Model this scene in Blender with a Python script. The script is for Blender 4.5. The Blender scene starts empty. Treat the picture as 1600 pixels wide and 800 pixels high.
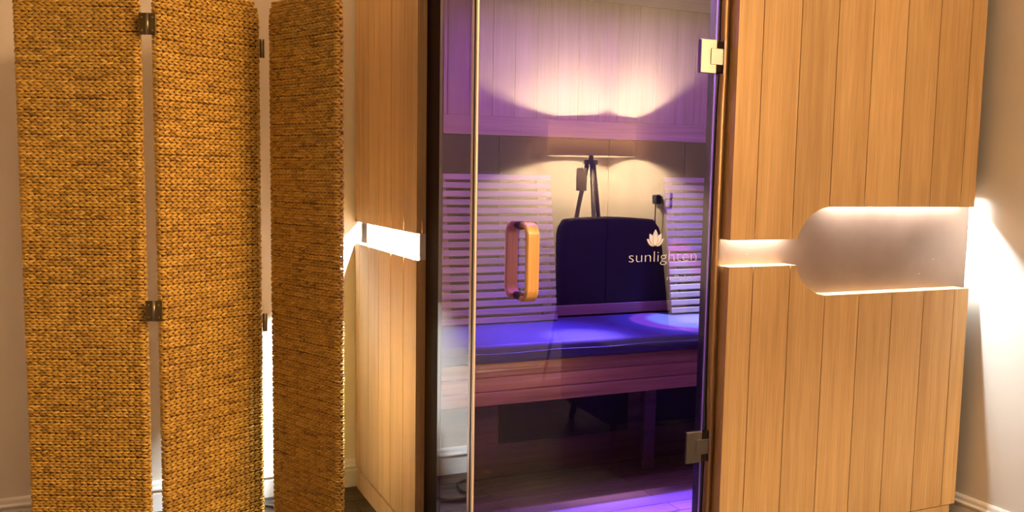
import bpy, bmesh, math, random
from mathutils import Vector, Matrix
random.seed(7)
C = bpy.context.scene.collection
sc = bpy.context.scene

# ---------------------------------------------------------------- camera
cam_d = bpy.data.cameras.new('camera')
cam = bpy.data.objects.new('camera', cam_d); C.objects.link(cam)
_R = Vector((0.91226154, -0.40927616, 0.01648953)); _U = Vector((0.0261549, 0.0983785, 0.9948053)); _F = Vector((0.40877231, 0.90709134, -0.1004515))
cam.matrix_world = Matrix(((_R.x, _U.x, -_F.x, -0.8947), (_R.y, _U.y, -_F.y, -2.7210), (_R.z, _U.z, -_F.z, 1.25), (0, 0, 0, 1)))
cam_d.sensor_width = 36.0; cam_d.lens = 31.882; cam_d.shift_y = 0.01167; cam_d.clip_start = 0.02
sc.camera = cam

# ---------------------------------------------------------------- world and exposure
w = bpy.data.worlds.new('world'); sc.world = w; w.use_nodes = True
w.node_tree.nodes['Background'].inputs[0].default_value = (1, 0.75, 0.5, 1)
w.node_tree.nodes['Background'].inputs[1].default_value = 0.02
sc.view_settings.view_transform = 'Standard'; sc.view_settings.look = 'None'
sc.view_settings.gamma = 1; sc.view_settings.exposure = 0.0; sc.view_settings.use_curve_mapping = False

WARM = (1.0, 0.58, 0.27)
BULB = (1.0, 0.71, 0.43)
LED = (0.86, 0.94, 1.0)
LAMP_W, LED_W = 195.0, 20.0
ADDED_DOWN_W = 6.0
FLOOR_W = 24.0
ADDED_SPOT_W = 400.0
WASH_W, BLUE_W = 44.0, 420.0

XR, XL, YB, YR, ZC = 1.965, -1.75, 0.771, -3.06, 2.80      # room faces
YF = -0.4577                                               # front face of the cabin's planks

# ---------------------------------------------------------------- helpers
class MB:
    def __init__(s): s.bm = bmesh.new()
    def box(s, x0, x1, y0, y1, z0, z1, bev=0.0, seg=1):
        m = Matrix.Translation(((x0+x1)/2, (y0+y1)/2, (z0+z1)/2)) @ Matrix.Diagonal((x1-x0, y1-y0, z1-z0, 1))
        vs = bmesh.ops.create_cube(s.bm, size=1, matrix=m)['verts']
        if bev:
            es = list({e for v in vs for e in v.link_edges})
            bmesh.ops.bevel(s.bm, geom=es, offset=bev, segments=seg, affect='EDGES', profile=0.5)
        return s
    def prism(s, pts, a0, a1, axis='y'):                   # polygon swept along an axis
        def P(p, a): return {'y': (p[0], a, p[1]), 'x': (a, p[0], p[1]), 'z': (p[0], p[1], a)}[axis]
        A = [s.bm.verts.new(P(p, a0)) for p in pts]; B = [s.bm.verts.new(P(p, a1)) for p in pts]
        s.bm.faces.new(A); s.bm.faces.new(list(reversed(B)))
        n = len(pts)
        for i in range(n): s.bm.faces.new((A[i], B[i], B[(i+1) % n], A[(i+1) % n]))
        return s
    def tube(s, path, r, seg=10, cap=True):                # tube through points, r may be a list
        path = [Vector(p) for p in path]; n = len(path); rings = []
        up = Vector((0.0123, 0.0321, 1)).normalized()
        for i, p in enumerate(path):
            t = (path[min(i+1, n-1)] - path[max(i-1, 0)]).normalized()
            a = t.cross(up)
            if a.length < 0.05: a = t.cross(Vector((1, 0.1, 0)))
            a.normalize(); b = t.cross(a).normalized()
            rr = r[i] if isinstance(r, (list, tuple)) else r
            rings.append([s.bm.verts.new(p + rr*(math.cos(2*math.pi*k/seg)*a + math.sin(2*math.pi*k/seg)*b)) for k in range(seg)])
        for i in range(n-1):
            for k in range(seg):
                s.bm.faces.new((rings[i][k], rings[i][(k+1) % seg], rings[i+1][(k+1) % seg], rings[i+1][k]))
        if cap: s.bm.faces.new(list(reversed(rings[0]))); s.bm.faces.new(rings[-1])
        return s
    def lathe(s, prof, c=(0, 0, 0), seg=48):               # profile of (r, z); open ends
        rings = [[s.bm.verts.new((c[0]+r*math.cos(2*math.pi*k/seg), c[1]+r*math.sin(2*math.pi*k/seg), c[2]+z)) for k in range(seg)] for r, z in prof]
        for i in range(len(rings)-1):
            for k in range(seg):
                s.bm.faces.new((rings[i][k], rings[i][(k+1) % seg], rings[i+1][(k+1) % seg], rings[i+1][k]))
        return s
    def strap(s, path, x0, x1, th, rnd=0.004):             # flat strap: path of (y, z), rounded section
        n = len(path); rings = []
        for i in range(n):
            a = Vector(path[max(i-1, 0)]); b = Vector(path[min(i+1, n-1)])
            t = (b-a).normalized(); nn = Vector((-t.y, t.x)); p = Vector(path[i])
            sec = []
            for sx, sn in ((0, -1), (0, 1), (1, 1), (1, -1)):
                xx = x1 if sx else x0; ix = -1 if sx else 1
                for q in ((rnd*ix, 0), (0, rnd)) if (sx, sn) in ((0, -1), (1, 1)) else ((0, rnd), (rnd*ix, 0)):
                    sec.append((xx+q[0], sn*(th/2-q[1])))
            rings.append([s.bm.verts.new((u, p.x+nn.x*v, p.y+nn.y*v)) for u, v in sec])
        m = len(rings[0])
        for i in range(n-1):
            for k in range(m): s.bm.faces.new((rings[i][k], rings[i][(k+1) % m], rings[i+1][(k+1) % m], rings[i+1][k]))
        s.bm.faces.new(rings[0]); s.bm.faces.new(rings[-1])
        return s
    def build(s, name, mat, parent=None, smooth=False, loc=None, normals=True):
        if normals: bmesh.ops.recalc_face_normals(s.bm, faces=s.bm.faces)
        me = bpy.data.meshes.new(name); s.bm.to_mesh(me); s.bm.free()
        for m in (mat if isinstance(mat, (list, tuple)) else [mat]): me.materials.append(m)
        if smooth:
            for p in me.polygons: p.use_smooth = True
        return link(name, me, parent, loc)

def link(name, me, parent=None, loc=None):
    o = bpy.data.objects.new(name, me); C.objects.link(o)
    if parent: o.parent = parent
    if loc is not None: o.location = loc
    return o
def box(name, mat, parent, *d, bev=0.0015, **k): return MB().box(*d, bev=bev).build(name, mat, parent, **k)
def tag(o, label, cat, group=None, kind=None):
    o['label'] = label; o['category'] = cat
    if group: o['group'] = group
    if kind: o['kind'] = kind
    return o
def thing(name, label, cat, loc=(0, 0, 0), rz=0.0, group=None):
    o = bpy.data.objects.new(name, None); C.objects.link(o); o.location = loc; o.rotation_euler = (0, 0, rz)
    o.empty_display_size = 0.1
    return tag(o, label, cat, group)
def structure(o): o['kind'] = 'structure'; return o

# ---------------------------------------------------------------- materials
def mat(name):
    m = bpy.data.materials.new(name); m.use_nodes = True
    nt = m.node_tree; return m, nt, nt.nodes['Principled BSDF'], nt.nodes['Material Output']
def plain(name, col, rough=0.5, metal=0.0, emit=None, es=0.0, spec=0.5):
    m, nt, b, o = mat(name)
    b.inputs['Base Color'].default_value = (*col, 1); b.inputs['Roughness'].default_value = rough
    b.inputs['Metallic'].default_value = metal; b.inputs['Specular IOR Level'].default_value = spec
    if emit: b.inputs['Emission Color'].default_value = (*emit, 1); b.inputs['Emission Strength'].default_value = es
    return m
def N(nt, t, **kw):
    n = nt.nodes.new(t)
    for k, v in kw.items(): setattr(n, k, v)
    return n
def ramp(nt, fac, stops):
    r = N(nt, 'ShaderNodeValToRGB'); e = r.color_ramp.elements
    while len(e) < len(stops): e.new(0.5)
    for i, (p, c) in enumerate(stops): e[i].position = p; e[i].color = (*c, 1) if len(c) == 3 else c
    nt.links.new(fac, r.inputs[0]); return r.outputs[0]
def coords(nt, scale, rand=True):
    tc = N(nt, 'ShaderNodeTexCoord'); mp = N(nt, 'ShaderNodeMapping'); mp.inputs['Scale'].default_value = scale
    nt.links.new(tc.outputs['Object'], mp.inputs[0])
    if rand:
        oi = N(nt, 'ShaderNodeObjectInfo'); mu = N(nt, 'ShaderNodeMath', operation='MULTIPLY'); mu.inputs[1].default_value = 57.3
        nt.links.new(oi.outputs['Random'], mu.inputs[0])
        cb = N(nt, 'ShaderNodeCombineXYZ')
        for i in range(3): nt.links.new(mu.outputs[0], cb.inputs[i])
        nt.links.new(cb.outputs[0], mp.inputs['Location'])
    return mp.outputs[0]
def wood(name, dark, mid, light, grain='z', rough=0.42, bump=0.08, vary=0.22, fine=1.0, spec=0.3):
    m, nt, b, o = mat(name); b.inputs['Specular IOR Level'].default_value = spec; L = nt.links.new
    def sc3(a, c): return {'z': (a, a, c), 'x': (c, a, a), 'y': (a, c, a)}[grain]
    n1 = N(nt, 'ShaderNodeTexNoise'); n1.inputs['Scale'].default_value = 1; n1.inputs['Detail'].default_value = 4
    n1.inputs['Distortion'].default_value = 0.6; L(coords(nt, sc3(22, 0.9)), n1.inputs['Vector'])
    n2 = N(nt, 'ShaderNodeTexNoise'); n2.inputs['Scale'].default_value = 1; n2.inputs['Detail'].default_value = 3
    L(coords(nt, sc3(260*fine, 5)), n2.inputs['Vector'])
    c1 = ramp(nt, n1.outputs[0], [(0.3, dark), (0.5, mid), (0.72, light)])
    c2 = ramp(nt, n2.outputs[0], [(0.3, (0.80, 0.77, 0.74)), (0.65, (1.06, 1.06, 1.06))])
    mx = N(nt, 'ShaderNodeMix', data_type='RGBA', blend_type='MULTIPLY'); mx.inputs['Factor'].default_value = 0.8
    L(c1, mx.inputs['A']); L(c2, mx.inputs['B'])
    oi = N(nt, 'ShaderNodeObjectInfo'); mr = N(nt, 'ShaderNodeMapRange'); mr.inputs['To Min'].default_value = 1-vary; mr.inputs['To Max'].default_value = 1+vary*0.55
    L(oi.outputs['Random'], mr.inputs['Value'])
    hs = N(nt, 'ShaderNodeHueSaturation'); L(mr.outputs[0], hs.inputs['Value']); L(mx.outputs['Result'], hs.inputs['Color'])
    L(hs.outputs[0], b.inputs['Base Color']); b.inputs['Roughness'].default_value = rough
    bp = N(nt, 'ShaderNodeBump'); bp.inputs['Strength'].default_value = bump; bp.inputs['Distance'].default_value = 0.002
    L(n2.outputs[0], bp.inputs['Height']); L(bp.outputs[0], b.inputs['Normal'])
    return m
def paint(name, col, rough=0.75, bump=0.06):
    m, nt, b, o = mat(name); L = nt.links.new
    n = N(nt, 'ShaderNodeTexNoise'); n.inputs['Scale'].default_value = 3; n.inputs['Detail'].default_value = 5; L(coords(nt, (1, 1, 1), False), n.inputs['Vector'])
    L(ramp(nt, n.outputs[0], [(0.3, tuple(c*0.95 for c in col)), (0.7, col)]), b.inputs['Base Color'])
    n2 = N(nt, 'ShaderNodeTexNoise'); n2.inputs['Scale'].default_value = 160; n2.inputs['Detail'].default_value = 3; L(coords(nt, (1, 1, 1), False), n2.inputs['Vector'])
    bp = N(nt, 'ShaderNodeBump'); bp.inputs['Strength'].default_value = bump; bp.inputs['Distance'].default_value = 0.003
    L(n2.outputs[0], bp.inputs['Height']); L(bp.outputs[0], b.inputs['Normal'])
    b.inputs['Roughness'].default_value = rough; return m

M_wall = paint('cream_wall_paint', (0.81, 0.755, 0.66))
M_trim = plain('white_gloss_trim', (0.82, 0.80, 0.76), 0.35)
M_ceil = paint('white_ceiling_paint', (0.82, 0.80, 0.76))
M_floor = wood('walnut_floor_board', (0.020, 0.010, 0.005), (0.042, 0.021, 0.010), (0.070, 0.036, 0.017), 'x', 0.32, 0.05)
M_sub = plain('floor_joint', (0.012, 0.008, 0.006), 0.8)
M_cedar = wood('cedar_plank', (0.56, 0.35, 0.15), (0.645, 0.42, 0.19), (0.71, 0.475, 0.225), 'z', 0.5, 0.05, 0.13)
M_core = plain('dark_stained_board', (0.03, 0.014, 0.007), 0.7)
M_inner = wood('inner_wall_plank', (0.24, 0.15, 0.10), (0.29, 0.19, 0.13), (0.34, 0.23, 0.16), 'z', 0.5, 0.05, 0.10)
M_inner_x = wood('inner_rail_wood', (0.24, 0.15, 0.10), (0.29, 0.19, 0.13), (0.34, 0.23, 0.16), 'x', 0.5, 0.05, 0.10)
M_slat = wood('pale_slat_wood', (0.21, 0.15, 0.14), (0.26, 0.19, 0.18), (0.31, 0.23, 0.21), 'x', 0.5, 0.05, 0.10)
M_bench = wood('bench_front_wood', (0.34, 0.17, 0.05), (0.58, 0.33, 0.11), (0.76, 0.47, 0.18), 'x', 0.45, 0.08, 0.16)
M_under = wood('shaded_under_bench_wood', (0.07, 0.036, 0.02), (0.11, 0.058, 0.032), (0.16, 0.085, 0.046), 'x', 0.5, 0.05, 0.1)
M_heater = plain('carbon_heater_face', (0.014, 0.012, 0.013), 0.6, spec=0.2)
M_vinyl = plain('black_vinyl', (0.060, 0.055, 0.13), 0.5, spec=0.25)
M_bronze = plain('brushed_bronze_trim', (0.34, 0.21, 0.11), 0.34, 0.85)
M_dark = plain('dark_bronze_post', (0.022, 0.012, 0.008), 0.7, 0.0, spec=0.03)
M_gasket = plain('black_rubber_gasket', (0.012, 0.010, 0.014), 0.5)
M_steel = plain('satin_nickel', (0.50, 0.46, 0.41), 0.30, 1.0)
M_brass = plain('aged_brass', (0.13, 0.10, 0.04), 0.38, 1.0)
M_pin = plain('bright_brass_pin', (0.45, 0.38, 0.2), 0.3, 1.0)
M_spacer = plain('gunmetal_spacer', (0.20, 0.17, 0.14), 0.35, 0.9)
M_handle = wood('oiled_handle_wood', (0.52, 0.27, 0.08), (0.66, 0.38, 0.13), (0.74, 0.46, 0.18), 'z', 0.32, 0.04, 0.05)
M_print = plain('frosted_print', (0.68, 0.70, 0.90), 0.6)
M_outline = plain('print_gap', (0.06, 0.035, 0.07), 0.6)
M_edge = plain('polished_glass_edge', (0.80, 0.72, 0.62), 0.2)
M_led = plain('led_strip_lens', (0.9, 0.9, 0.88), 0.4, 0, LED, 12.0)
M_cable = plain('grey_green_cable', (0.05, 0.05, 0.035), 0.5)
M_plastic = plain('white_plastic', (0.80, 0.78, 0.74), 0.35)
M_velvet = plain('navy_velvet', (0.035, 0.024, 0.06), 0.8)
M_leg = plain('dark_stained_leg', (0.035, 0.020, 0.014), 0.4)
M_card = plain('pale_card', (0.62, 0.55, 0.46), 0.7)
M_bulb, nt, b, o = mat('frosted_lit_bulb'); nt.nodes.remove(b)
e = N(nt, 'ShaderNodeEmission'); e.inputs[0].default_value = (*WARM, 1); e.inputs[1].default_value = 12.0
t = N(nt, 'ShaderNodeBsdfTransparent'); mx = N(nt, 'ShaderNodeMixShader'); mx.inputs[0].default_value = 0.25
nt.links.new(t.outputs[0], mx.inputs[1]); nt.links.new(e.outputs[0], mx.inputs[2]); nt.links.new(mx.outputs[0], o.inputs[0])
M_lens = plain('violet_lamp_lens', (0.5, 0.4, 0.9), 0.3, 0, (0.35, 0.18, 1.0), 8.0)
M_down = plain('added_downlight_lens', (0.9, 0.85, 0.8), 0.4, 0, WARM, 10.0)  # lens of the added ceiling light behind the screen

# recess plate: satin metal with fine speckle and wipe marks
M_plate, nt, b, o = mat('satin_bronze_plate'); L = nt.links.new
n = N(nt, 'ShaderNodeTexNoise'); n.inputs['Scale'].default_value = 7; n.inputs['Detail'].default_value = 6; L(coords(nt, (1, 1, 1), False), n.inputs['Vector'])
v = N(nt, 'ShaderNodeTexVoronoi'); v.inputs['Scale'].default_value = 28; L(coords(nt, (1, 1, 1), False), v.inputs['Vector'])
sp = ramp(nt, v.outputs['Distance'], [(0.035, (0.75, 0.68, 0.60)), (0.06, (0, 0, 0))])
sn = N(nt, 'ShaderNodeTexNoise'); sn.inputs['Scale'].default_value = 9; L(coords(nt, (1, 1, 1), False), sn.inputs['Vector'])
sm = N(nt, 'ShaderNodeMix', data_type='RGBA', blend_type='MULTIPLY'); sm.inputs['Factor'].default_value = 1
L(sp, sm.inputs['A']); L(ramp(nt, sn.outputs[0], [(0.56, (0, 0, 0)), (0.62, (0.7, 0.7, 0.7))]), sm.inputs['B'])
ad = N(nt, 'ShaderNodeMix', data_type='RGBA', blend_type='ADD'); ad.inputs['Factor'].default_value = 1
L(ramp(nt, n.outputs[0], [(0.3, (0.19, 0.125, 0.09)), (0.7, (0.23, 0.155, 0.115))]), ad.inputs['A']); L(sm.outputs['Result'], ad.inputs['B'])
L(ad.outputs['Result'], b.inputs['Base Color']); b.inputs['Metallic'].default_value = 0.5; b.inputs['Roughness'].default_value = 0.36

# glass: tinted pane, mirror reflection on the outer face by Fresnel
def glass(name, tint, boost):
    m, nt, b, o = mat(name); L = nt.links.new; nt.nodes.remove(b)
    t = N(nt, 'ShaderNodeBsdfTransparent'); t.inputs[0].default_value = (*tint, 1)
    g = N(nt, 'ShaderNodeBsdfGlossy'); g.inputs['Roughness'].default_value = 0.0; g.inputs[0].default_value = (1, 1, 1, 1)
    f = N(nt, 'ShaderNodeFresnel'); f.inputs[0].default_value = 1.52
    mu = N(nt, 'ShaderNodeMath', operation='MULTIPLY', use_clamp=True); mu.inputs[1].default_value = boost; L(f.outputs[0], mu.inputs[0])
    mx = N(nt, 'ShaderNodeMixShader'); L(mu.outputs[0], mx.inputs[0]); L(t.outputs[0], mx.inputs[1]); L(g.outputs[0], mx.inputs[2])
    L(mx.outputs[0], o.inputs[0]); return m
M_glass = glass('bronze_tinted_glass', (0.86, 0.82, 0.84), 1.9)
M_side_glass = glass('clear_side_glass', (0.84, 0.76, 0.79), 1.15)
M_glass_in, nt, b, o = mat('glass_inner_face'); nt.nodes.remove(b)
t = N(nt, 'ShaderNodeBsdfTransparent'); t.inputs[0].default_value = (0.97, 0.96, 0.97, 1); nt.links.new(t.outputs[0], o.inputs[0])

# lamp shade: thin fabric that lets light through
M_shade, nt, b, o = mat('linen_lamp_shade'); L = nt.links.new
tr = N(nt, 'ShaderNodeBsdfTranslucent'); tr.inputs[0].default_value = (0.62, 0.50, 0.38, 1)
mx = N(nt, 'ShaderNodeMixShader'); mx.inputs[0].default_value = 0.36
b.inputs['Base Color'].default_value = (0.70, 0.62, 0.52, 1); b.inputs['Roughness'].default_value = 0.9
L(b.outputs[0], mx.inputs[1]); L(tr.outputs[0], mx.inputs[2]); L(mx.outputs[0], o.inputs[0])

# braided seagrass: colour by strand (attribute) and by row
M_grass, nt, b, o = mat('braided_seagrass'); L = nt.links.new
at = N(nt, 'ShaderNodeAttribute', attribute_name='strand')
n = N(nt, 'ShaderNodeTexNoise'); n.inputs['Scale'].default_value = 1; n.inputs['Detail'].default_value = 4; L(coords(nt, (70, 70, 420)), n.inputs['Vector'])
n3 = N(nt, 'ShaderNodeTexNoise'); n3.inputs['Scale'].default_value = 9; n3.inputs['Detail'].default_value = 2; L(coords(nt, (1, 1, 3)), n3.inputs['Vector'])
m1 = N(nt, 'ShaderNodeMath', operation='MULTIPLY_ADD'); m1.inputs[1].default_value = 0.55; L(at.outputs['Fac'], m1.inputs[0])
m2 = N(nt, 'ShaderNodeMath', operation='MULTIPLY'); m2.inputs[1].default_value = 0.25; L(n.outputs[0], m2.inputs[0]); L(m2.outputs[0], m1.inputs[2])
m3 = N(nt, 'ShaderNodeMath', operation='MULTIPLY_ADD'); m3.inputs[1].default_value = 0.35; L(n3.outputs[0], m3.inputs[0]); L(m1.outputs[0], m3.inputs[2])
col = ramp(nt, m3.outputs[0], [(0.18, (0.19, 0.11, 0.02)), (0.36, (0.43, 0.25, 0.034)), (0.62, (0.62, 0.38, 0.052)), (0.88, (0.76, 0.50, 0.09))])
L(col, b.inputs['Base Color']); b.inputs['Roughness'].default_value = 0.5
bp = N(nt, 'ShaderNodeBump'); bp.inputs['Strength'].default_value = 0.35; bp.inputs['Distance'].default_value = 0.001; L(n.outputs[0], bp.inputs['Height']); L(bp.outputs[0], b.inputs['Normal'])
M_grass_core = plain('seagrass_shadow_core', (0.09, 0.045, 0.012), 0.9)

# ---------------------------------------------------------------- room shell
T = 0.1
structure(box('wall_back', M_wall, None, XL-T, XR+T, YB, YB+T, 0, ZC, bev=0))
structure(box('wall_right', M_wall, None, XR, XR+T, YR-T, YB, 0, ZC, bev=0))
structure(box('wall_left', M_wall, None, XL-T, XL, YR-T, YB, 0, ZC, bev=0))
structure(box('wall_rear', M_wall, None, XL, XR, YR-T, YR, 0, ZC, bev=0))
structure(box('ceiling', M_ceil, None, XL-T, XR+T, YR-T, YB+T, ZC, ZC+T, bev=0))
floor = structure(box('floor', M_sub, None, XL-T, XR+T, YR-T, YB+T, -0.1, -0.012, bev=0))
fb = None; y = YR; row = 0
while y < YB-0.001:
    y1 = min(y+0.118, YB); x = XL; off = (row*0.61) % 1.25; first = True
    while x < XR-0.001:
        x1 = min(XR, x + (1.25-off if first else 1.25)); first = False
        box('floor_board', M_floor, floor, x+0.001, x1-0.001, y+0.001, y1-0.001, -0.013, 0, bev=0.0012)
        x = x1
    y = y1; row += 1
def skirting(name, pts_fn, a0, a1, axis):
    prof = [(0, 0), (0.014, 0), (0.014, 0.066), (0.011, 0.070), (0.011, 0.076), (0.017, 0.080), (0.017, 0.086), (0.011, 0.092), (0.009, 0.104), (0.004, 0.112), (0, 0.112)]
    structure(MB().prism([pts_fn(d, z) for d, z in prof], a0, a1, axis).build(name, M_trim))
skirting('baseboard_back', lambda d, z: (YB-d, z), XL, XR, 'x')
skirting('baseboard_right', lambda d, z: (XR-d, z), YR, YB-0.02, 'y')
skirting('baseboard_left', lambda d, z: (XL+d, z), YR, YB-0.02, 'y')
skirting('baseboard_rear', lambda d, z: (YR+d, z), XL+0.02, XR-0.02, 'x')

# ---------------------------------------------------------------- infrared sauna
ZK, ZT = 0.087, 2.16                 # plank bottom, plank top
S1, S2 = 1.0655, 0.982               # light slot: upper and lower edge
B1, B2 = 1.169, 0.879                # wide part of the slot on the front
CX, CZ, CR = 1.262, 1.024, 0.145     # its round end
X0, X1 = 0.860, 1.916                # front panel, left and right end
sauna = thing('infrared_sauna', 'tall honey-coloured wooden sauna cabin with glass door and lit slots', 'sauna')

def seg_pts(xa, xb, f, n=14): return [(xa+(xb-xa)*i/n, f(xa+(xb-xa)*i/n)) for i in range(n+1)]
def z_up(x, grow=0.0):               # lower edge of the upper planks
    r = CR+grow; xc = CX-math.sqrt(max(r*r-(S1+grow-CZ)**2, 0))
    if x <= xc: return S1+grow
    return CZ+math.sqrt(max(r*r-(x-CX)**2, 0)) if x < CX else B1+grow
def z_lo(x):                         # upper edge of the lower planks
    xc = CX-math.sqrt(CR*CR-(CZ-S2)**2)
    if x <= xc: return S2
    return CZ-math.sqrt(max(CR*CR-(x-CX)**2, 0)) if x < CX else B2
G = 0.0015; GS = 0.0019
XN = CX-math.sqrt(CR*CR-(S1-CZ)**2)
def profile(xa, xb, f, g=0.0):
    pts = seg_pts(xa, xb, f)
    xc = CX-math.sqrt(max((CR+g)**2-((S1+g-CZ) if f is not z_lo else (CZ-S2))**2, 0))
    for k in (xc, xc+0.002, xc+0.006, xc+0.012):
        if xa < k < xb: pts.append((k, f(k)))
    return sorted(pts)
XJ = [X0, 0.953, 1.1005, 1.2495, 1.3985, 1.548, 1.6965, 1.846, X1]
front_up = box('front_panel', M_core, sauna, X0+0.003, X1-0.003, YF+0.0185, YF+0.060, 1.36, ZT, bev=0)
front_lo = box('front_panel', M_core, sauna, X0+0.003, X1-0.003, YF+0.0185, YF+0.060, ZK, 0.80, bev=0)
gz = 0.036
MB().prism([(X0+0.003, 1.36)] + [(x, z_up(x, gz)) for x in [X0+0.003+(X1-X0-0.006)*i/60 for i in range(61)]] + [(X1-0.003, 1.36)], YF+0.0185, YF+0.060).build('backing_board', M_core, front_up)
MB().prism([(X0+0.003, 0.80)] + profile(X0+0.003, X1-0.003, z_lo) + seg_pts(CX-CR, CX, z_lo, 20)[1:0] + [(X1-0.003, 0.80)], YF+0.0185, YF+0.060).build('backing_board', M_cedar, front_lo)
for i in range(8):
    a, c = XJ[i]+(G if i else 0), XJ[i+1]-(G if i < 7 else 0)
    MB().prism([(a, ZT)] + profile(a, c, z_up) + [(c, ZT)], YF, YF+0.018).build('plank', M_cedar, front_up)
    MB().prism([(a, ZK)] + profile(a, c, z_lo) + [(c, ZK)], YF, YF+0.018).build('plank', M_cedar, front_lo)
for pn, za, zb in ((front_up, S1, ZT), (front_lo, ZK, S2)): box('end_board', M_cedar, pn, X0, X0+0.0028, YF+0.0182, YF+0.060, za, zb, bev=0)
box('recess_plate', M_plate, sauna, X0, XR-0.003, YF+0.060, YF+0.064, 0.84, 1.24, bev=0)
box('front_wall', M_core, sauna, X0-0.02, X1, YF+0.065, YF+0.095, 0.02, ZT, bev=0)

YJ = [0.0, 0.135, 0.280, 0.430, 0.569, 0.700, 0.762]
side_up = box('side_panel', M_core, sauna, 0.0185, 0.054, 0.003, 0.755, S1+0.036, ZT, bev=0)
side_lo = box('side_panel', M_cedar, sauna, 0.0185, 0.054, 0.003, 0.755, ZK, S2, bev=0)
for i in range(6):
    a, c = YJ[i]+(GS if i else 0), YJ[i+1]-(GS if i < 5 else 0)
    box('plank', M_cedar, side_up, 0, 0.018, a, c, S1, ZT, bev=0.0008)
    box('plank', M_cedar, side_lo, 0, 0.018, a, c, ZK, S2, bev=0.0008)
box('end_board', M_cedar, side_up, 0.0185, 0.054, -0.0005, 0.003, S1, ZT, bev=0)
box('end_board', M_cedar, side_lo, 0.0185, 0.054, -0.0005, 0.003, ZK, S2, bev=0)
box('recess_plate', M_plate, sauna, 0.054, 0.058, 0.0, 0.70, S2-0.02, S1+0.1, bev=0)
box('recess_end', M_trim, sauna, 0.012, 0.054, -0.0005, 0.006, S2, S1, bev=0)
box('corner_post', M_dark, sauna, 0.030, 0.060, 0.702, 0.764, 0.02, ZT, bev=0.001)
box('side_wall', M_inner, sauna, 0.059, 0.075, 0.0, 0.70, 0.09, ZT, bev=0)
box('kick_board', M_cedar, sauna, 0.0, 0.02, 0.0, 0.738, 0.0, 0.074, bev=0.001)
box('kick_board', M_cedar, sauna, 0.03, X1, YF+0.02, YF+0.04, 0.0, 0.074, bev=0.001)
# jambs: dark post beside the side glass, bronze strip beside the door
box('jamb', M_dark, sauna, 0.030, 0.045, -0.062, -0.001, 0.02, ZT, bev=0.002)
box('jamb', M_dark, sauna, 0.028, 0.040, -0.132, -0.064, 0.02, ZT, bev=0.002)
mb = MB(); n = 90; va, vb, vc = [], [], []
for i in range(n+1):
    z = 0.09+(ZT-0.09)*i/n
    wv = 0.0045*math.exp(-((z-1.60)/0.09)**2)+0.0045*math.exp(-((z-0.44)/0.10)**2)+0.0015*math.sin(z*4.1)
    va.append(mb.bm.verts.new((0.826+wv, YF+0.046, z))); vb.append(mb.bm.verts.new((0.829+wv, YF+0.037, z))); vc.append(mb.bm.verts.new((0.851+wv, YF+0.034, z)))
vd = [mb.bm.verts.new((0.857, YF+0.046, v.co.z)) for v in vc]
for i in range(n):
    for p, q in ((va, vb), (vb, vc), (vc, vd)): mb.bm.faces.new((p[i], q[i], q[i+1], p[i+1]))
mb.build('jamb', M_bronze, sauna, True)
box('jamb', M_gasket, sauna, 0.808, 0.838, YF+0.050, YF+0.075, 0.09, ZT, bev=0.001)
# shell inside
box('back_wall', M_core, sauna, 0.046, 1.90, 0.705, 0.755, 0.02, ZT, bev=0)
bwall = box('wall_frame', M_core, sauna, 0.075, 1.87, 0.697, 0.704, 0.09, 2.0, bev=0)
xs = [0.076, 0.151, 0.251, 0.351, 0.446, 0.544, 0.642, 0.741, 0.838, 0.934, 1.033, 1.128, 1.226, 1.320, 1.420, 1.520, 1.62, 1.72, 1.82, 1.869]
for i in range(len(xs)-1): box('plank', M_inner, bwall, xs[i]+0.0008, xs[i+1]-0.0008, 0.690, 0.6965, 1.490, 1.985, bev=0.0012)
box('rail', M_inner_x, bwall, 0.076, 1.869, 0.684, 0.6965, 1.414, 1.489, bev=0.002)
box('rail', M_inner_x, bwall, 0.076, 1.869, 0.684, 0.6965, 0.660, 0.705, bev=0.002)
for a, c in ((0.078, 0.576), (0.579, 1.0885), (1.0915, 1.480), (1.483, 1.867)):
    box('heater_panel', M_heater, bwall, a, c, 0.689, 0.6965, 0.707, 1.412, bev=0.001)
box('right_wall', M_inner, sauna, 1.870, 1.905, YF+0.086, 0.704, 0.02, ZT, bev=0)
croof = box('ceiling', M_inner_x, sauna, 0.030, 1.90, YF+0.05, 0.70, 1.988, 2.02, bev=0)
box('roof', M_cedar, sauna, 0.0, X1, YF, 0.764, ZT+0.001, ZT+0.03, bev=0.002)
# floor boards inside; front rows given paler wood to imitate a lit patch
yy = -0.405; k = 0
ib = box('floor_frame', M_core, sauna, 0.04, 1.87, -0.41, 0.69, 0.02, 0.072, bev=0)
while yy < 0.40:
    y1 = min(yy+0.081, 0.405)
    cut = (0.10, 0.37, 0.92, 1.86) if k % 2 else (0.10, 0.37, 1.25, 1.86)
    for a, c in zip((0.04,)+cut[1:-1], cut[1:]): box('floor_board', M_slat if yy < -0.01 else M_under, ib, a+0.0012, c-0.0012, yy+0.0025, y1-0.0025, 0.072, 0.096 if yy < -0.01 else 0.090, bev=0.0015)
    yy = y1; k += 1
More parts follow.
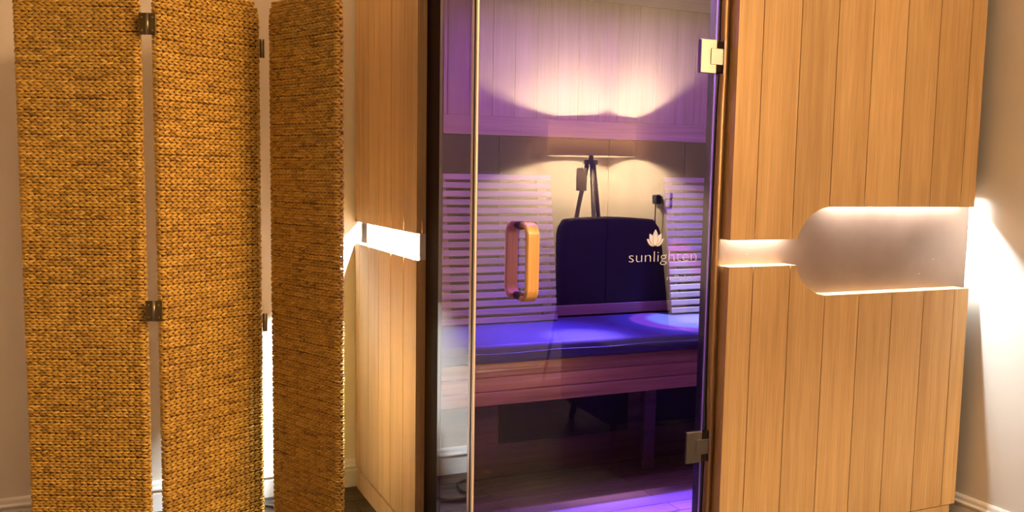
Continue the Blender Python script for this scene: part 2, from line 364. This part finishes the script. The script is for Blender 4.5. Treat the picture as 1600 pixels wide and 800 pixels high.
# bench
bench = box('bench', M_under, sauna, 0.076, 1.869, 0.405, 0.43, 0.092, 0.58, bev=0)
for a, c in ((0.5475, 0.5965), (0.497, 0.545), (0.446, 0.4945)): box('bench_board', M_bench, bench, 0.077, 1.868, 0.155, 0.177, a, c, bev=0.002)
for i in range(5): box('bench_slat', M_bench, bench, 0.077, 1.868, 0.18+i*0.1, 0.27+i*0.1, 0.575, 0.595, bev=0.002)
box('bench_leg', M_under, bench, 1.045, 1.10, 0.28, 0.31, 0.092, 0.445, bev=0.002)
box('heater_panel', M_heater, bench, 0.47, 1.04, 0.392, 0.404, 0.225, 0.40, bev=0.002)
box('heater_panel', M_heater, bench, 1.11, 1.70, 0.392, 0.404, 0.225, 0.40, bev=0.002)

# glass: side pane and door
def pane(name, x0, x1, y0, y1, z0, z1, outer, gm):
    mb = MB().box(x0, x1, y0, y1, z0, z1); bmesh.ops.recalc_face_normals(mb.bm, faces=mb.bm.faces)
    for f in mb.bm.faces:
        nrm = f.normal
        f.material_index = 0 if nrm.dot(Vector(outer)) > 0.9 else 1 if nrm.dot(Vector(outer)) < -0.9 else 3 if outer[0] else 2
    return mb.build(name, [gm, M_glass_in, M_edge, M_gasket], sauna, normals=False)
side_pane = pane('side_pane', 0.026, 0.034, -0.4085, -0.134, 0.09, 1.987, (-1, 0, 0), M_side_glass)
door = pane('glass_door', 0.034, 0.807, -0.424, -0.416, 0.098, 1.985, (0, -1, 0), M_glass)
door['label'] = 'frameless clear glass door with wooden loop handle'
box('edge_seal', M_edge, door, 0.0265, 0.0325, -0.425, -0.415, 0.098, 1.985, bev=0.001)
box('edge_seal', M_edge, side_pane, 0.0248, 0.0256, -0.4085, -0.394, 0.098, 1.985, bev=0)
box('edge_seal', M_gasket, side_pane, 0.0255, 0.0345, -0.4135, -0.4095, 0.098, 1.985, bev=0.0)
# loop handle, one half on each face of the door
yo = -0.421
def handle_half(s):
    path = []; r = 0.030
    path.append((yo+s*0.030, 1.117)); path.append((yo+s*0.036, 1.117))
    for i in range(1, 9):
        a = math.pi/2*i/8; path.append((yo+s*(0.040+r*math.sin(a)), 1.117-r*(1-math.cos(a))))
    for z in (1.06, 1.02, 0.97): path.append((yo+s*(0.040+r), z))
    for i in range(0, 9):
        a = math.pi/2*i/8; path.append((yo+s*(0.040+r*math.cos(a)), 0.912+r-r*math.sin(a)))
    path.append((yo+s*0.030, 0.912))
    MB().strap(path, 0.151, 0.190, 0.015).build('handle', M_handle, door, False)
    for z in (1.114, 0.915):
        MB().tube([(0.170, yo+s*0.003, z), (0.170, yo+s*0.0155, z)], 0.0125, 16).build('handle_spacer', M_spacer, door, False)
        MB().tube([(0.170, yo+s*0.0165, z), (0.170, yo+s*0.0305, z)], 0.0110, 16).build('handle_spacer', M_spacer, door, False)
handle_half(-1); handle_half(1)
# two hinges
for z in (1.619, 0.413):
    h = box('hinge', M_steel, door, 0.745, 0.802, -0.432, -0.4245, z-0.050, z+0.050, bev=0.0012)
    h['label'] = 'satin nickel glass hinge'
    box('hinge_block', M_steel, h, 0.780, 0.826, -0.4345, -0.4325, z-0.024, z+0.024, bev=0.0008)
    box('hinge_back', M_dark, h, 0.803, 0.824, -0.4315, -0.418, z-0.046, z+0.046, bev=0.0008)
    box('hinge_plate', M_steel, h, 0.8245, 0.8275, -0.438, -0.410, z-0.050, z+0.050, bev=0.0005)

# printed emblem and lettering on the door
YP = -0.42445
def petal(cx, cz, L, W, ang, y, tip=1.0):
    pts = []
    for i in range(25):
        t = i/24; wv = W*math.sin(math.pi*t**0.85)**0.9
        pts.append((t*L, wv))
    out = [(a, b) for a, b in pts] + [(a, -b) for a, b in reversed(pts[1:-1])]
    ca, sa = math.cos(ang), math.sin(ang)
    return [(cx+a*sa+b*ca, cz+a*ca-b*sa) for a, b in out]
logo = MB()
def flat(pts, y, mi):
    f = logo.bm.faces.new([logo.bm.verts.new((p[0], y, p[1])) for p in pts]); f.material_index = mi
lx, lz = 0.6095, 1.0505
lay = 0
for ang, Lp, Wp in ((0, 0.049, 0.0105), (0.98, 0.036, 0.0085), (-0.98, 0.036, 0.0085), (0.52, 0.042, 0.0095), (-0.52, 0.042, 0.0095), (0, 0.040, 0.0085)):
    flat(petal(lx, lz-0.0012, Lp+0.002, Wp+0.0011, ang, 0), YP-0.00006*lay, 1); lay += 1
    flat(petal(lx, lz, Lp, Wp, ang, 0), YP-0.00006*lay, 0); lay += 1
lg = logo.build('printed_lotus', [M_print, M_outline], door, normals=False)
def text(name, body, x, z, size, width, parent, align='LEFT', off=0.0):
    cu = bpy.data.curves.new(name, 'FONT'); cu.body = body; cu.size = size; cu.align_x = align; cu.extrude = 0.00008; cu.offset = off
    o = bpy.data.objects.new(name, cu); C.objects.link(o)
    bpy.context.view_layer.update()
    me = bpy.data.meshes.new_from_object(o.evaluated_get(bpy.context.evaluated_depsgraph_get()))
    bpy.data.objects.remove(o); bpy.data.curves.remove(cu)
    w0 = max(v.co.x for v in me.vertices)-min(v.co.x for v in me.vertices); x0 = min(v.co.x for v in me.vertices)
    k = width/w0
    for v in me.vertices: v.co = Vector((x+(v.co.x-x0)*k, YP-0.0001-v.co.z*0.5, z+v.co.y))
    me.materials.clear(); me.materials.append(M_print)
    return link(name, me, parent)
text('printed_lettering', 'sunlighten', 0.5185, 1.0020, 0.047, 0.242, door, off=-0.0009)
text('printed_lettering', 'mPulse', 0.6555, 0.9445, 0.022, 0.098, door, off=-0.0004)

# light strips hidden behind the upper lips, with their light
def area(name, loc, sx, sy, energy, color, rot=(0, 0, 0), spread=math.pi, parent=None):
    l = bpy.data.lights.new(name, 'AREA'); l.shape = 'RECTANGLE'; l.size = sx; l.size_y = sy; l.energy = energy; l.color = color; l.spread = spread
    o = bpy.data.objects.new(name, l); C.objects.link(o); o.location = loc; o.rotation_euler = rot
    if parent: o.parent = parent
    return o
for xa, xb, z in ((0.895, 1.112, S1+0.0345), (1.270, 1.905, B1+0.0345)):
    box('light_strip', M_led, sauna, xa, xb, YF+0.040, YF+0.054, z, z+0.0015, bev=0)
    area('strip_light', ((xa+xb)/2, YF+0.047, z-0.001), xb-xa, 0.013, LED_W*(xb-xa), LED, parent=sauna)
box('light_strip', M_led, sauna, 0.037, 0.050, 0.03, 0.735, S1+0.0340, S1+0.0355, bev=0)
area('strip_light', (0.0435, 0.3825, S1+0.033), 0.012, 0.705, LED_W*8.5*0.705, LED, parent=sauna)

# violet and blue colour lamps in the cabin ceiling
def spot(loc, target, energy, color, ang, blend, rad, parent):
    l = bpy.data.lights.new('ceiling_spot', 'SPOT'); l.energy = energy; l.color = color; l.spot_size = ang; l.spot_blend = blend; l.shadow_soft_size = rad
    o = bpy.data.objects.new('ceiling_spot', l); C.objects.link(o); o.location = loc
    o.rotation_euler = (Vector(target)-Vector(loc)).to_track_quat('-Z', 'Y').to_euler(); o.parent = parent
for x, y in ((0.60, 0.28), (1.54, 0.42), (0.70, -0.24)):
    MB().lathe([(0.001, 0), (0.042, 0), (0.048, 0.006), (0.048, 0.008)], (x, y, 1.979), 24).build('colour_lamp', M_lens, croof, True)
spot((0.60, 0.28, 1.972), (0.60, 0.27, 0.66), BLUE_W, (0.12, 0.07, 1.0), 0.64, 0.9, 0.03, sauna)
spot((0.60, 0.28, 1.972), (0.72, 0.20, 0.66), BLUE_W*1.2, (0.50, 0.38, 1.0), 0.30, 1.0, 0.02, sauna)
spot((1.54, 0.42, 1.972), (1.36, 0.40, 0.66), BLUE_W*0.8, (0.06, 0.10, 1.0), 0.62, 0.8, 0.02, sauna)
spot((1.54, 0.42, 1.972), (1.36, 0.385, 0.66), BLUE_W*0.55, (1.0, 0.20, 0.55), 0.42, 0.10, 0.006, sauna)
spot((1.54, 0.42, 1.972), (1.39, 0.40, 0.66), BLUE_W*0.9, (0.10, 0.85, 1.0), 0.36, 0.30, 0.008, sauna)
spot((1.54, 0.42, 1.972), (1.42, 0.39, 0.66), BLUE_W*1.0, (0.80, 0.70, 1.0), 0.26, 0.9, 0.02, sauna)
area('wash_light', (0.95, 0.02, 1.97), 1.5, 0.5, WASH_W, (0.29, 0.09, 1.0), parent=sauna)
area('threshold_light', (0.95, -0.19, 1.97), 1.5, 0.06, FLOOR_W, (0.14, 0.07, 1.0), spread=math.radians(15), parent=sauna)

# ---------------------------------------------------------------- things inside the cabin
mb = MB().box(0.078, 1.866, 0.142, 0.645, 0.5975, 0.664, bev=0.014, seg=3)
for v in mb.bm.verts:
    if v.co.z > 0.64: v.co.z += 0.0025*math.sin(v.co.x*9)-0.002*math.cos(v.co.x*17)
cush = mb.build('bench_cushion', M_vinyl, None, True)
tag(cush, 'long black vinyl pad on the sauna bench under blue light', 'cushion')
MB().tube([(0.09+1.76*i/40, 0.1405, 0.6325+0.0018*math.sin(i*0.7)) for i in range(41)], 0.0028, 8).build('piping', M_vinyl, cush, True)
def backrest(xa, xb, label):
    cx = (xa+xb)/2; t = thing('slatted_backrest', label, 'backrest', (cx, 0.562, 0.6655), 0, 'slatted backrests in the sauna')
    h = 0.600; ly = 0.095; W = (xb-xa)/2; n = 18; ca = math.atan2(ly, h); s = math.hypot(h, ly)
    def lean(o): o.rotation_euler = (-ca, 0, 0); return o
    me = None
    for i in range(n):
        a = 0.002+i*(s-0.002)/n
        if me is None:
            o = MB().box(-W, W, -0.011, 0.0, 0, 0.0235, bev=0.002).build('slat', M_slat, t); me = o.data
        else: o = link('slat', me, t)
        o.rotation_euler = (-ca, 0, 0); o.location = (0, math.sin(ca)*a, math.cos(ca)*a)
    for x in (-W+0.028, W-0.040):
        o = MB().box(x-0.02, x+0.02, 0.0005, 0.016, 0.002, s-0.01, bev=0.0015).build('batten', M_slat, t); lean(o)
    return t
backrest(0.285, 0.790, 'pale slatted backrest leaning behind the wooden door handle')
backrest(1.345, 1.845, 'pale slatted backrest leaning behind the printed lettering, beside the door hinges')

# ---------------------------------------------------------------- folding screen
W, H, NR = 0.372, 1.795, 100
PITCH = H/101
r_e = 0.0095; half = W/2-r_e-0.0045; LP = 4*half+2*math.pi*r_e
def perim(s):
    s %= LP
    dip = lambda x: 0.0028*min(1, max(0, (half-abs(x)-0.004)/0.009))**2
    if s < 2*half: return Vector((-half+s, -r_e+dip(-half+s))), Vector((0, -1))
    s -= 2*half
    if s < math.pi*r_e:
        a = -math.pi/2+s/r_e; d = Vector((math.cos(a), math.sin(a))); return Vector((half, 0))+d*r_e, d
    s -= math.pi*r_e
    if s < 2*half: return Vector((half-s, r_e-dip(half-s))), Vector((0, 1))
    s -= 2*half
    a = math.pi/2+s/r_e; d = Vector((math.cos(a), math.sin(a))); return Vector((-half, 0))+d*r_e, d
def braid_mesh(seed, squeeze=1.0):
    rnd = random.Random(seed); bm = bmesh.new(); lay = bm.verts.layers.float.new('strand')
    n = 39; p = LP/n; ph = rnd.uniform(-0.12, 0.12)*p; w1, w2 = rnd.random()*6, rnd.random()*6; amp = rnd.uniform(0.0002, 0.0008)
    base = rnd.uniform(-0.08, 0.08)
    for i in range(n):
        for sgn in (1, -1):
            s0 = ph+i*p+rnd.uniform(-0.0006, 0.0006); th = sgn*math.radians(rnd.uniform(14, 17))
            a, bb, c = 0.0136*rnd.uniform(0.95, 1.05), 0.0047*rnd.uniform(0.93, 1.07), 0.0050*rnd.uniform(0.9, 1.1)
            z0 = sgn*0.0041+amp*math.sin(s0*14+w1)+0.0004*math.sin(s0*51+w2)+rnd.uniform(-0.0002, 0.0002)
            tv = min(1, max(0, rnd.gauss(0.5, 0.22)+base)); rings = []
            lift = rnd.uniform(-0.0003, 0.0005)
            def put(u, v, nn):
                ds = u*math.cos(th)-v*math.sin(th); dz = u*math.sin(th)+v*math.cos(th)
                q, d = perim(s0+ds); q = q+d*(nn+0.0012+lift)
                x = bm.verts.new((q.x*squeeze, q.y, z0+dz)); x[lay] = tv; return x
            tip0 = put(-a, 0, 0.0008); tip1 = put(a, 0, -0.0025)
            for u in (-0.74, -0.1, 0.62):
                k = math.sqrt(1-u*u); rings.append([put(u*a, bb*k*math.cos(j*math.pi/3), c*k*math.sin(j*math.pi/3)-0.0015*u) for j in range(6)])
            for j in range(6):
                j1 = (j+1) % 6
                bm.faces.new((tip0, rings[0][j1], rings[0][j])); bm.faces.new((tip1, rings[2][j], rings[2][j1]))
                for q in (0, 1): bm.faces.new((rings[q][j], rings[q][j1], rings[q+1][j1], rings[q+1][j]))
    bmesh.ops.recalc_face_normals(bm, faces=bm.faces)
    me = bpy.data.meshes.new('braid_row'); bm.to_mesh(me); bm.free(); me.materials.append(M_grass)
    for f in me.polygons: f.use_smooth = True
    return me
BR = [braid_mesh(100+i) for i in range(12)]
BTOP = [braid_mesh(200, 0.91), braid_mesh(201, 0.97), braid_mesh(202, 0.992)]
screen = thing('folding_screen', 'three-panel folding screen of golden braided seagrass beside the sauna', 'screen', (-0.70, 0.22, 0))
SO = Vector((-0.70, 0.22, 0))
P = [(-1.1270, 0.3452, -0.7905, 0.1936), (-0.7400, 0.1740, -0.4195, 0.3440), (-0.4020, 0.3420, -0.2480, -0.0060)]
rs = random.Random(5)
for x0, y0, x1, y1 in P:
    d = Vector((x1-x0, y1-y0)); a = math.atan2(d.y, d.x); mid = Vector(((x0+x1)/2, (y0+y1)/2)); nb = Vector((-math.sin(a), math.cos(a)))
    c = mid + nb*0.016
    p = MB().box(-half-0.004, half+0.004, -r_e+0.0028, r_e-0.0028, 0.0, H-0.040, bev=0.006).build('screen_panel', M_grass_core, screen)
    p.location = (c.x-SO.x, c.y-SO.y, 0); p.rotation_euler = (0, 0, a)
    sx = d.length/W
    for k in range(NR):
        me = BTOP[0] if k == NR-1 else BTOP[1] if k == NR-2 else BTOP[2] if k == NR-3 else BR[rs.randrange(12)]
        o = link('braid_row', me, p, (0, 0, (k+1.5)*PITCH+rs.uniform(-0.0007, 0.0007)))
        o.rotation_euler = (0, rs.uniform(-0.004, 0.004), 0)
def screen_hinge(A, B, z, hh, pin_at, leaf=0.024):
    A = Vector(A)-SO.xy; B = Vector(B)-SO.xy; d = (B-A).normalized(); mid = (A+B)/2; a = math.atan2(d.y, d.x)
    h = MB().box(-leaf, -0.0035, -0.0022, 0.0012, -hh/2, hh/2, bev=0.0006).box(0.0035, leaf, -0.0022, 0.0012, -hh/2, hh/2, bev=0.0006).build('hinge', M_brass, screen)
    h.location = (mid.x, mid.y, z); h.rotation_euler = (0, 0, a)
    MB().tube([(0, pin_at, -hh/2), (0, pin_at, hh/2)], 0.0042, 12).build('hinge_pin', M_pin, h, True)
    for sx in (-1, 1) if leaf > 0.02 else ():
        for dz in (-0.3, 0.3): MB().tube([(sx*0.015, -0.0040, dz*hh), (sx*0.015, -0.0018, dz*hh)], 0.0028, 10).build('screw', M_pin, h)
for z in (1.674, 0.830): screen_hinge((-0.7905, 0.1860), (-0.7400, 0.1660), z, 0.062, -0.002)
for z in (1.650, 0.750): screen_hinge((-0.4205, 0.3585), (-0.4045, 0.3555), z, 0.060, -0.001, 0.0075)

# ---------------------------------------------------------------- room furnishing seen in the door's reflection
# floor lamp
LX, LY = 1.680, -2.755
lamp = thing('floor_lamp', 'tripod floor lamp with lit drum shade behind the navy chair', 'lamp', (LX, LY, 0))
sh = MB().lathe([(0.256, 1.372), (0.250, 1.590), (0.247, 1.590), (0.253, 1.372), (0.256, 1.372)], seg=64).build('lamp_shade', M_shade, lamp, True)
MB().lathe([(0.030, 1.392), (0.030, 1.398), (0.034, 1.398), (0.034, 1.392), (0.030, 1.392)], seg=20).build('shade_ring', M_steel, sh)
mbx = MB()
for k in range(3):
    a = k*2.0944; mbx.tube([(0.032*math.cos(a), 0.032*math.sin(a), 1.395), (0.252*math.cos(a), 0.252*math.sin(a), 1.378)], 0.002, 6)
mbx.build('shade_spider', M_steel, sh)
MB().tube([(0, 0, 1.325), (0, 0, 1.352)], 0.040, 24).build('hub', M_gasket, lamp)
MB().tube([(0, 0, 1.352), (0, 0, 1.42)], 0.013, 12).build('bulb_holder', M_gasket, lamp)
prof = [(0.012, 1.42), (0.016, 1.435), (0.029, 1.46), (0.030, 1.475), (0.022, 1.495), (0.002, 1.503)]
MB().lathe(prof, seg=20).build('bulb', M_bulb, lamp, True)
for ang in (-0.30, 1.75, 3.75):
    MB().tube([(0.022*math.cos(ang), 0.022*math.sin(ang), 1.325), (0.26*math.cos(ang), 0.26*math.sin(ang), 0.0)], [0.014, 0.009], 10).build('leg', M_leg, lamp, True)
l = bpy.data.lights.new('bulb_light', 'POINT'); l.energy = LAMP_W; l.color = BULB; l.shadow_soft_size = 0.035
lo = bpy.data.objects.new('bulb_light', l); C.objects.link(lo); lo.parent = lamp; lo.location = (0, 0, 1.478)
# card tag on a string under the shade
tg = MB().box(-0.034, 0.034, -0.001, 0.001, -0.13, 0, bev=0.0005).build('swing_tag', M_card, None, loc=(LX-0.075, LY+0.03, 1.305))
tag(tg, 'pale rectangular card tag hanging under the lit lamp shade', 'tag')
MB().tube([(0, 0, -0.006), (0.01, 0.0, 0.03), (0.040, -0.012, 0.058)], 0.0012, 6).build('string', M_cable, tg)
# high-backed navy chair, back in the corner
chair = thing('lounge_chair', 'high-backed navy upholstered chair in the room corner before the lit lamp', 'chair', (1.555, -2.02, 0), 0.06)
mb = MB(); nz, nx = 14, 16
def back_pt(u, v, yside):
    z = 0.40+v*0.63; wd = 0.315-0.030*v
    if v > 0.86: wd -= 0.026*((v-0.86)/0.14)**2.2
    x = u*wd; bow = 0.045*(1-u*u); crown = 0.012*(1-u*u) if v > 0.9 else 0
    return (x, -0.24-0.10*v+yside*0.05*(1-0.5*max(0, (v-0.9)/0.1)) - (bow if yside > 0 else bow*0.6), z+crown*(v-0.9)/0.1 if v > 0.9 else z)
fr = [[mb.bm.verts.new(back_pt(-1+2*i/nx, j/nz, 1)) for i in range(nx+1)] for j in range(nz+1)]
bk = [[mb.bm.verts.new(back_pt(-1+2*i/nx, j/nz, -1)) for i in range(nx+1)] for j in range(nz+1)]
for g in (fr, bk):
    for j in range(nz):
        for i in range(nx): mb.bm.faces.new((g[j][i], g[j][i+1], g[j+1][i+1], g[j+1][i]))
for j in range(nz):
    for i in (0, nx): mb.bm.faces.new((fr[j][i], fr[j+1][i], bk[j+1][i], bk[j][i]))
for i in range(nx):
    for j in (0, nz): mb.bm.faces.new((fr[j][i], fr[j][i+1], bk[j][i+1], bk[j][i]))
mb.build('backrest', M_velvet, chair, True)
MB().box(-0.31, 0.31, -0.25, 0.32, 0.09, 0.47, bev=0.035, seg=4).build('seat', M_velvet, chair, True)
for s in (-1, 1):
    MB().tube([(s*0.24, 0.25, 0.10), (s*0.255, 0.27, 0.0)], [0.020, 0.014], 10).build('leg', M_leg, chair, True)
    MB().tube([(s*0.24, -0.18, 0.10), (s*0.255, -0.20, 0.0)], [0.020, 0.014], 10).build('leg', M_leg, chair, True)
# wall socket with plug on the right wall
so = thing('wall_socket', 'white wall socket with plugged-in lead beside the navy chair', 'socket', (XR, -2.42, 1.135))
MB().box(-0.009, 0, -0.073, 0.073, -0.043, 0.043, bev=0.003).build('face_plate', M_plastic, so)
MB().box(-0.040, -0.0095, -0.062, -0.012, -0.026, 0.026, bev=0.006, seg=2).build('plug', M_gasket, so)
MB().box(-0.012, -0.0095, 0.018, 0.032, -0.010, 0.010, bev=0.001).build('switch', M_plastic, so)
MB().tube([(-0.03, -0.037, -0.024), (-0.03, -0.038, -0.10), (-0.012, -0.05, -0.4), (-0.010, -0.07, -0.8), (-0.022, -0.10, -1.05), (-0.05, -0.2, -1.130)], 0.0035, 8).build('lead', M_gasket, so, True)
# cable lying on the floor behind the screen
pth = [(-0.62, 0.735, 0.006), (-0.50, 0.70, 0.006), (-0.407, 0.673, 0.006), (-0.356, 0.651, 0.006), (-0.326, 0.604, 0.006), (-0.324, 0.548, 0.006), (-0.344, 0.500, 0.006), (-0.33, 0.455, 0.006), (-0.265, 0.450, 0.006), (-0.215, 0.480, 0.006), (-0.150, 0.60, 0.006), (-0.06, 0.72, 0.006)]
sm = []
for i in range(len(pth)-1):
    p0, p1, p2, p3 = [Vector(pth[max(0, min(len(pth)-1, j))]) for j in (i-1, i, i+1, i+2)]
    for k in range(8):
        t = k/8; sm.append(0.5*((2*p1)+(-p0+p2)*t+(2*p0-5*p1+4*p2-p3)*t*t+(-p0+3*p1-3*p2+p3)*t**3))
cb = MB().tube(sm+[Vector(pth[-1])], 0.0055, 8).build('power_cable', M_cable, None, True)
tag(cb, 'dark cable looping on the floor behind the folding screen', 'cable')
# two added ceiling lights, both unseen
# added unseen spotlight, shapes the light on the screen
SX, SY, SZ = 1.42, -2.42, 2.60
sp = thing('added_spotlight', 'added black bowl-shaped spotlight on a ceiling bracket, lighting the screen', 'light', (SX, SY, ZC))
MB().lathe([(0.001, -0.012), (0.05, -0.012), (0.05, 0.0)], seg=24).build('mount', M_gasket, sp, True)
MB().tube([(0, 0, -0.012), (0, 0, -0.12)], 0.008, 10).build('bracket', M_gasket, sp, True)
aim = Vector((-0.50, 0.15, 0.95)) - Vector((SX, SY, SZ)); q = aim.to_track_quat('-Z', 'Y').to_euler()
can = MB().lathe([(0.001, 0.17), (0.10, 0.165), (0.185, 0.10), (0.215, 0.0), (0.210, 0.0), (0.180, 0.095), (0.10, 0.16), (0.001, 0.165)], seg=40).build('can', M_gasket, sp, True)
can.location = (0, 0, SZ-ZC); can.rotation_euler = q
l = bpy.data.lights.new('added_spotlight_beam', 'SPOT'); l.energy = ADDED_SPOT_W; l.color = WARM; l.spot_size = 0.80; l.spot_blend = 1.0; l.shadow_soft_size = 0.16
o = bpy.data.objects.new('added_spotlight_beam', l); C.objects.link(o); o.parent = sp; o.location = Vector((0, 0, SZ-ZC))+aim.normalized()*0.01; o.rotation_euler = q
# added unseen ceiling light, brightens the wall behind the screen and the side planks
d = thing('added_downlight', 'added round ceiling light brightening the wall behind the folding screen', 'light', (-0.36, 0.50, ZC))
MB().lathe([(0.045, -0.004), (0.060, -0.006), (0.062, 0.0)], seg=32).build('bezel', M_steel, d, True)
MB().lathe([(0.001, -0.003), (0.045, -0.003)], seg=32).build('lens', M_down, d)
area('added_downlight_lamp', (0, 0, -0.008), 0.09, 0.09, ADDED_DOWN_W, WARM, parent=d)
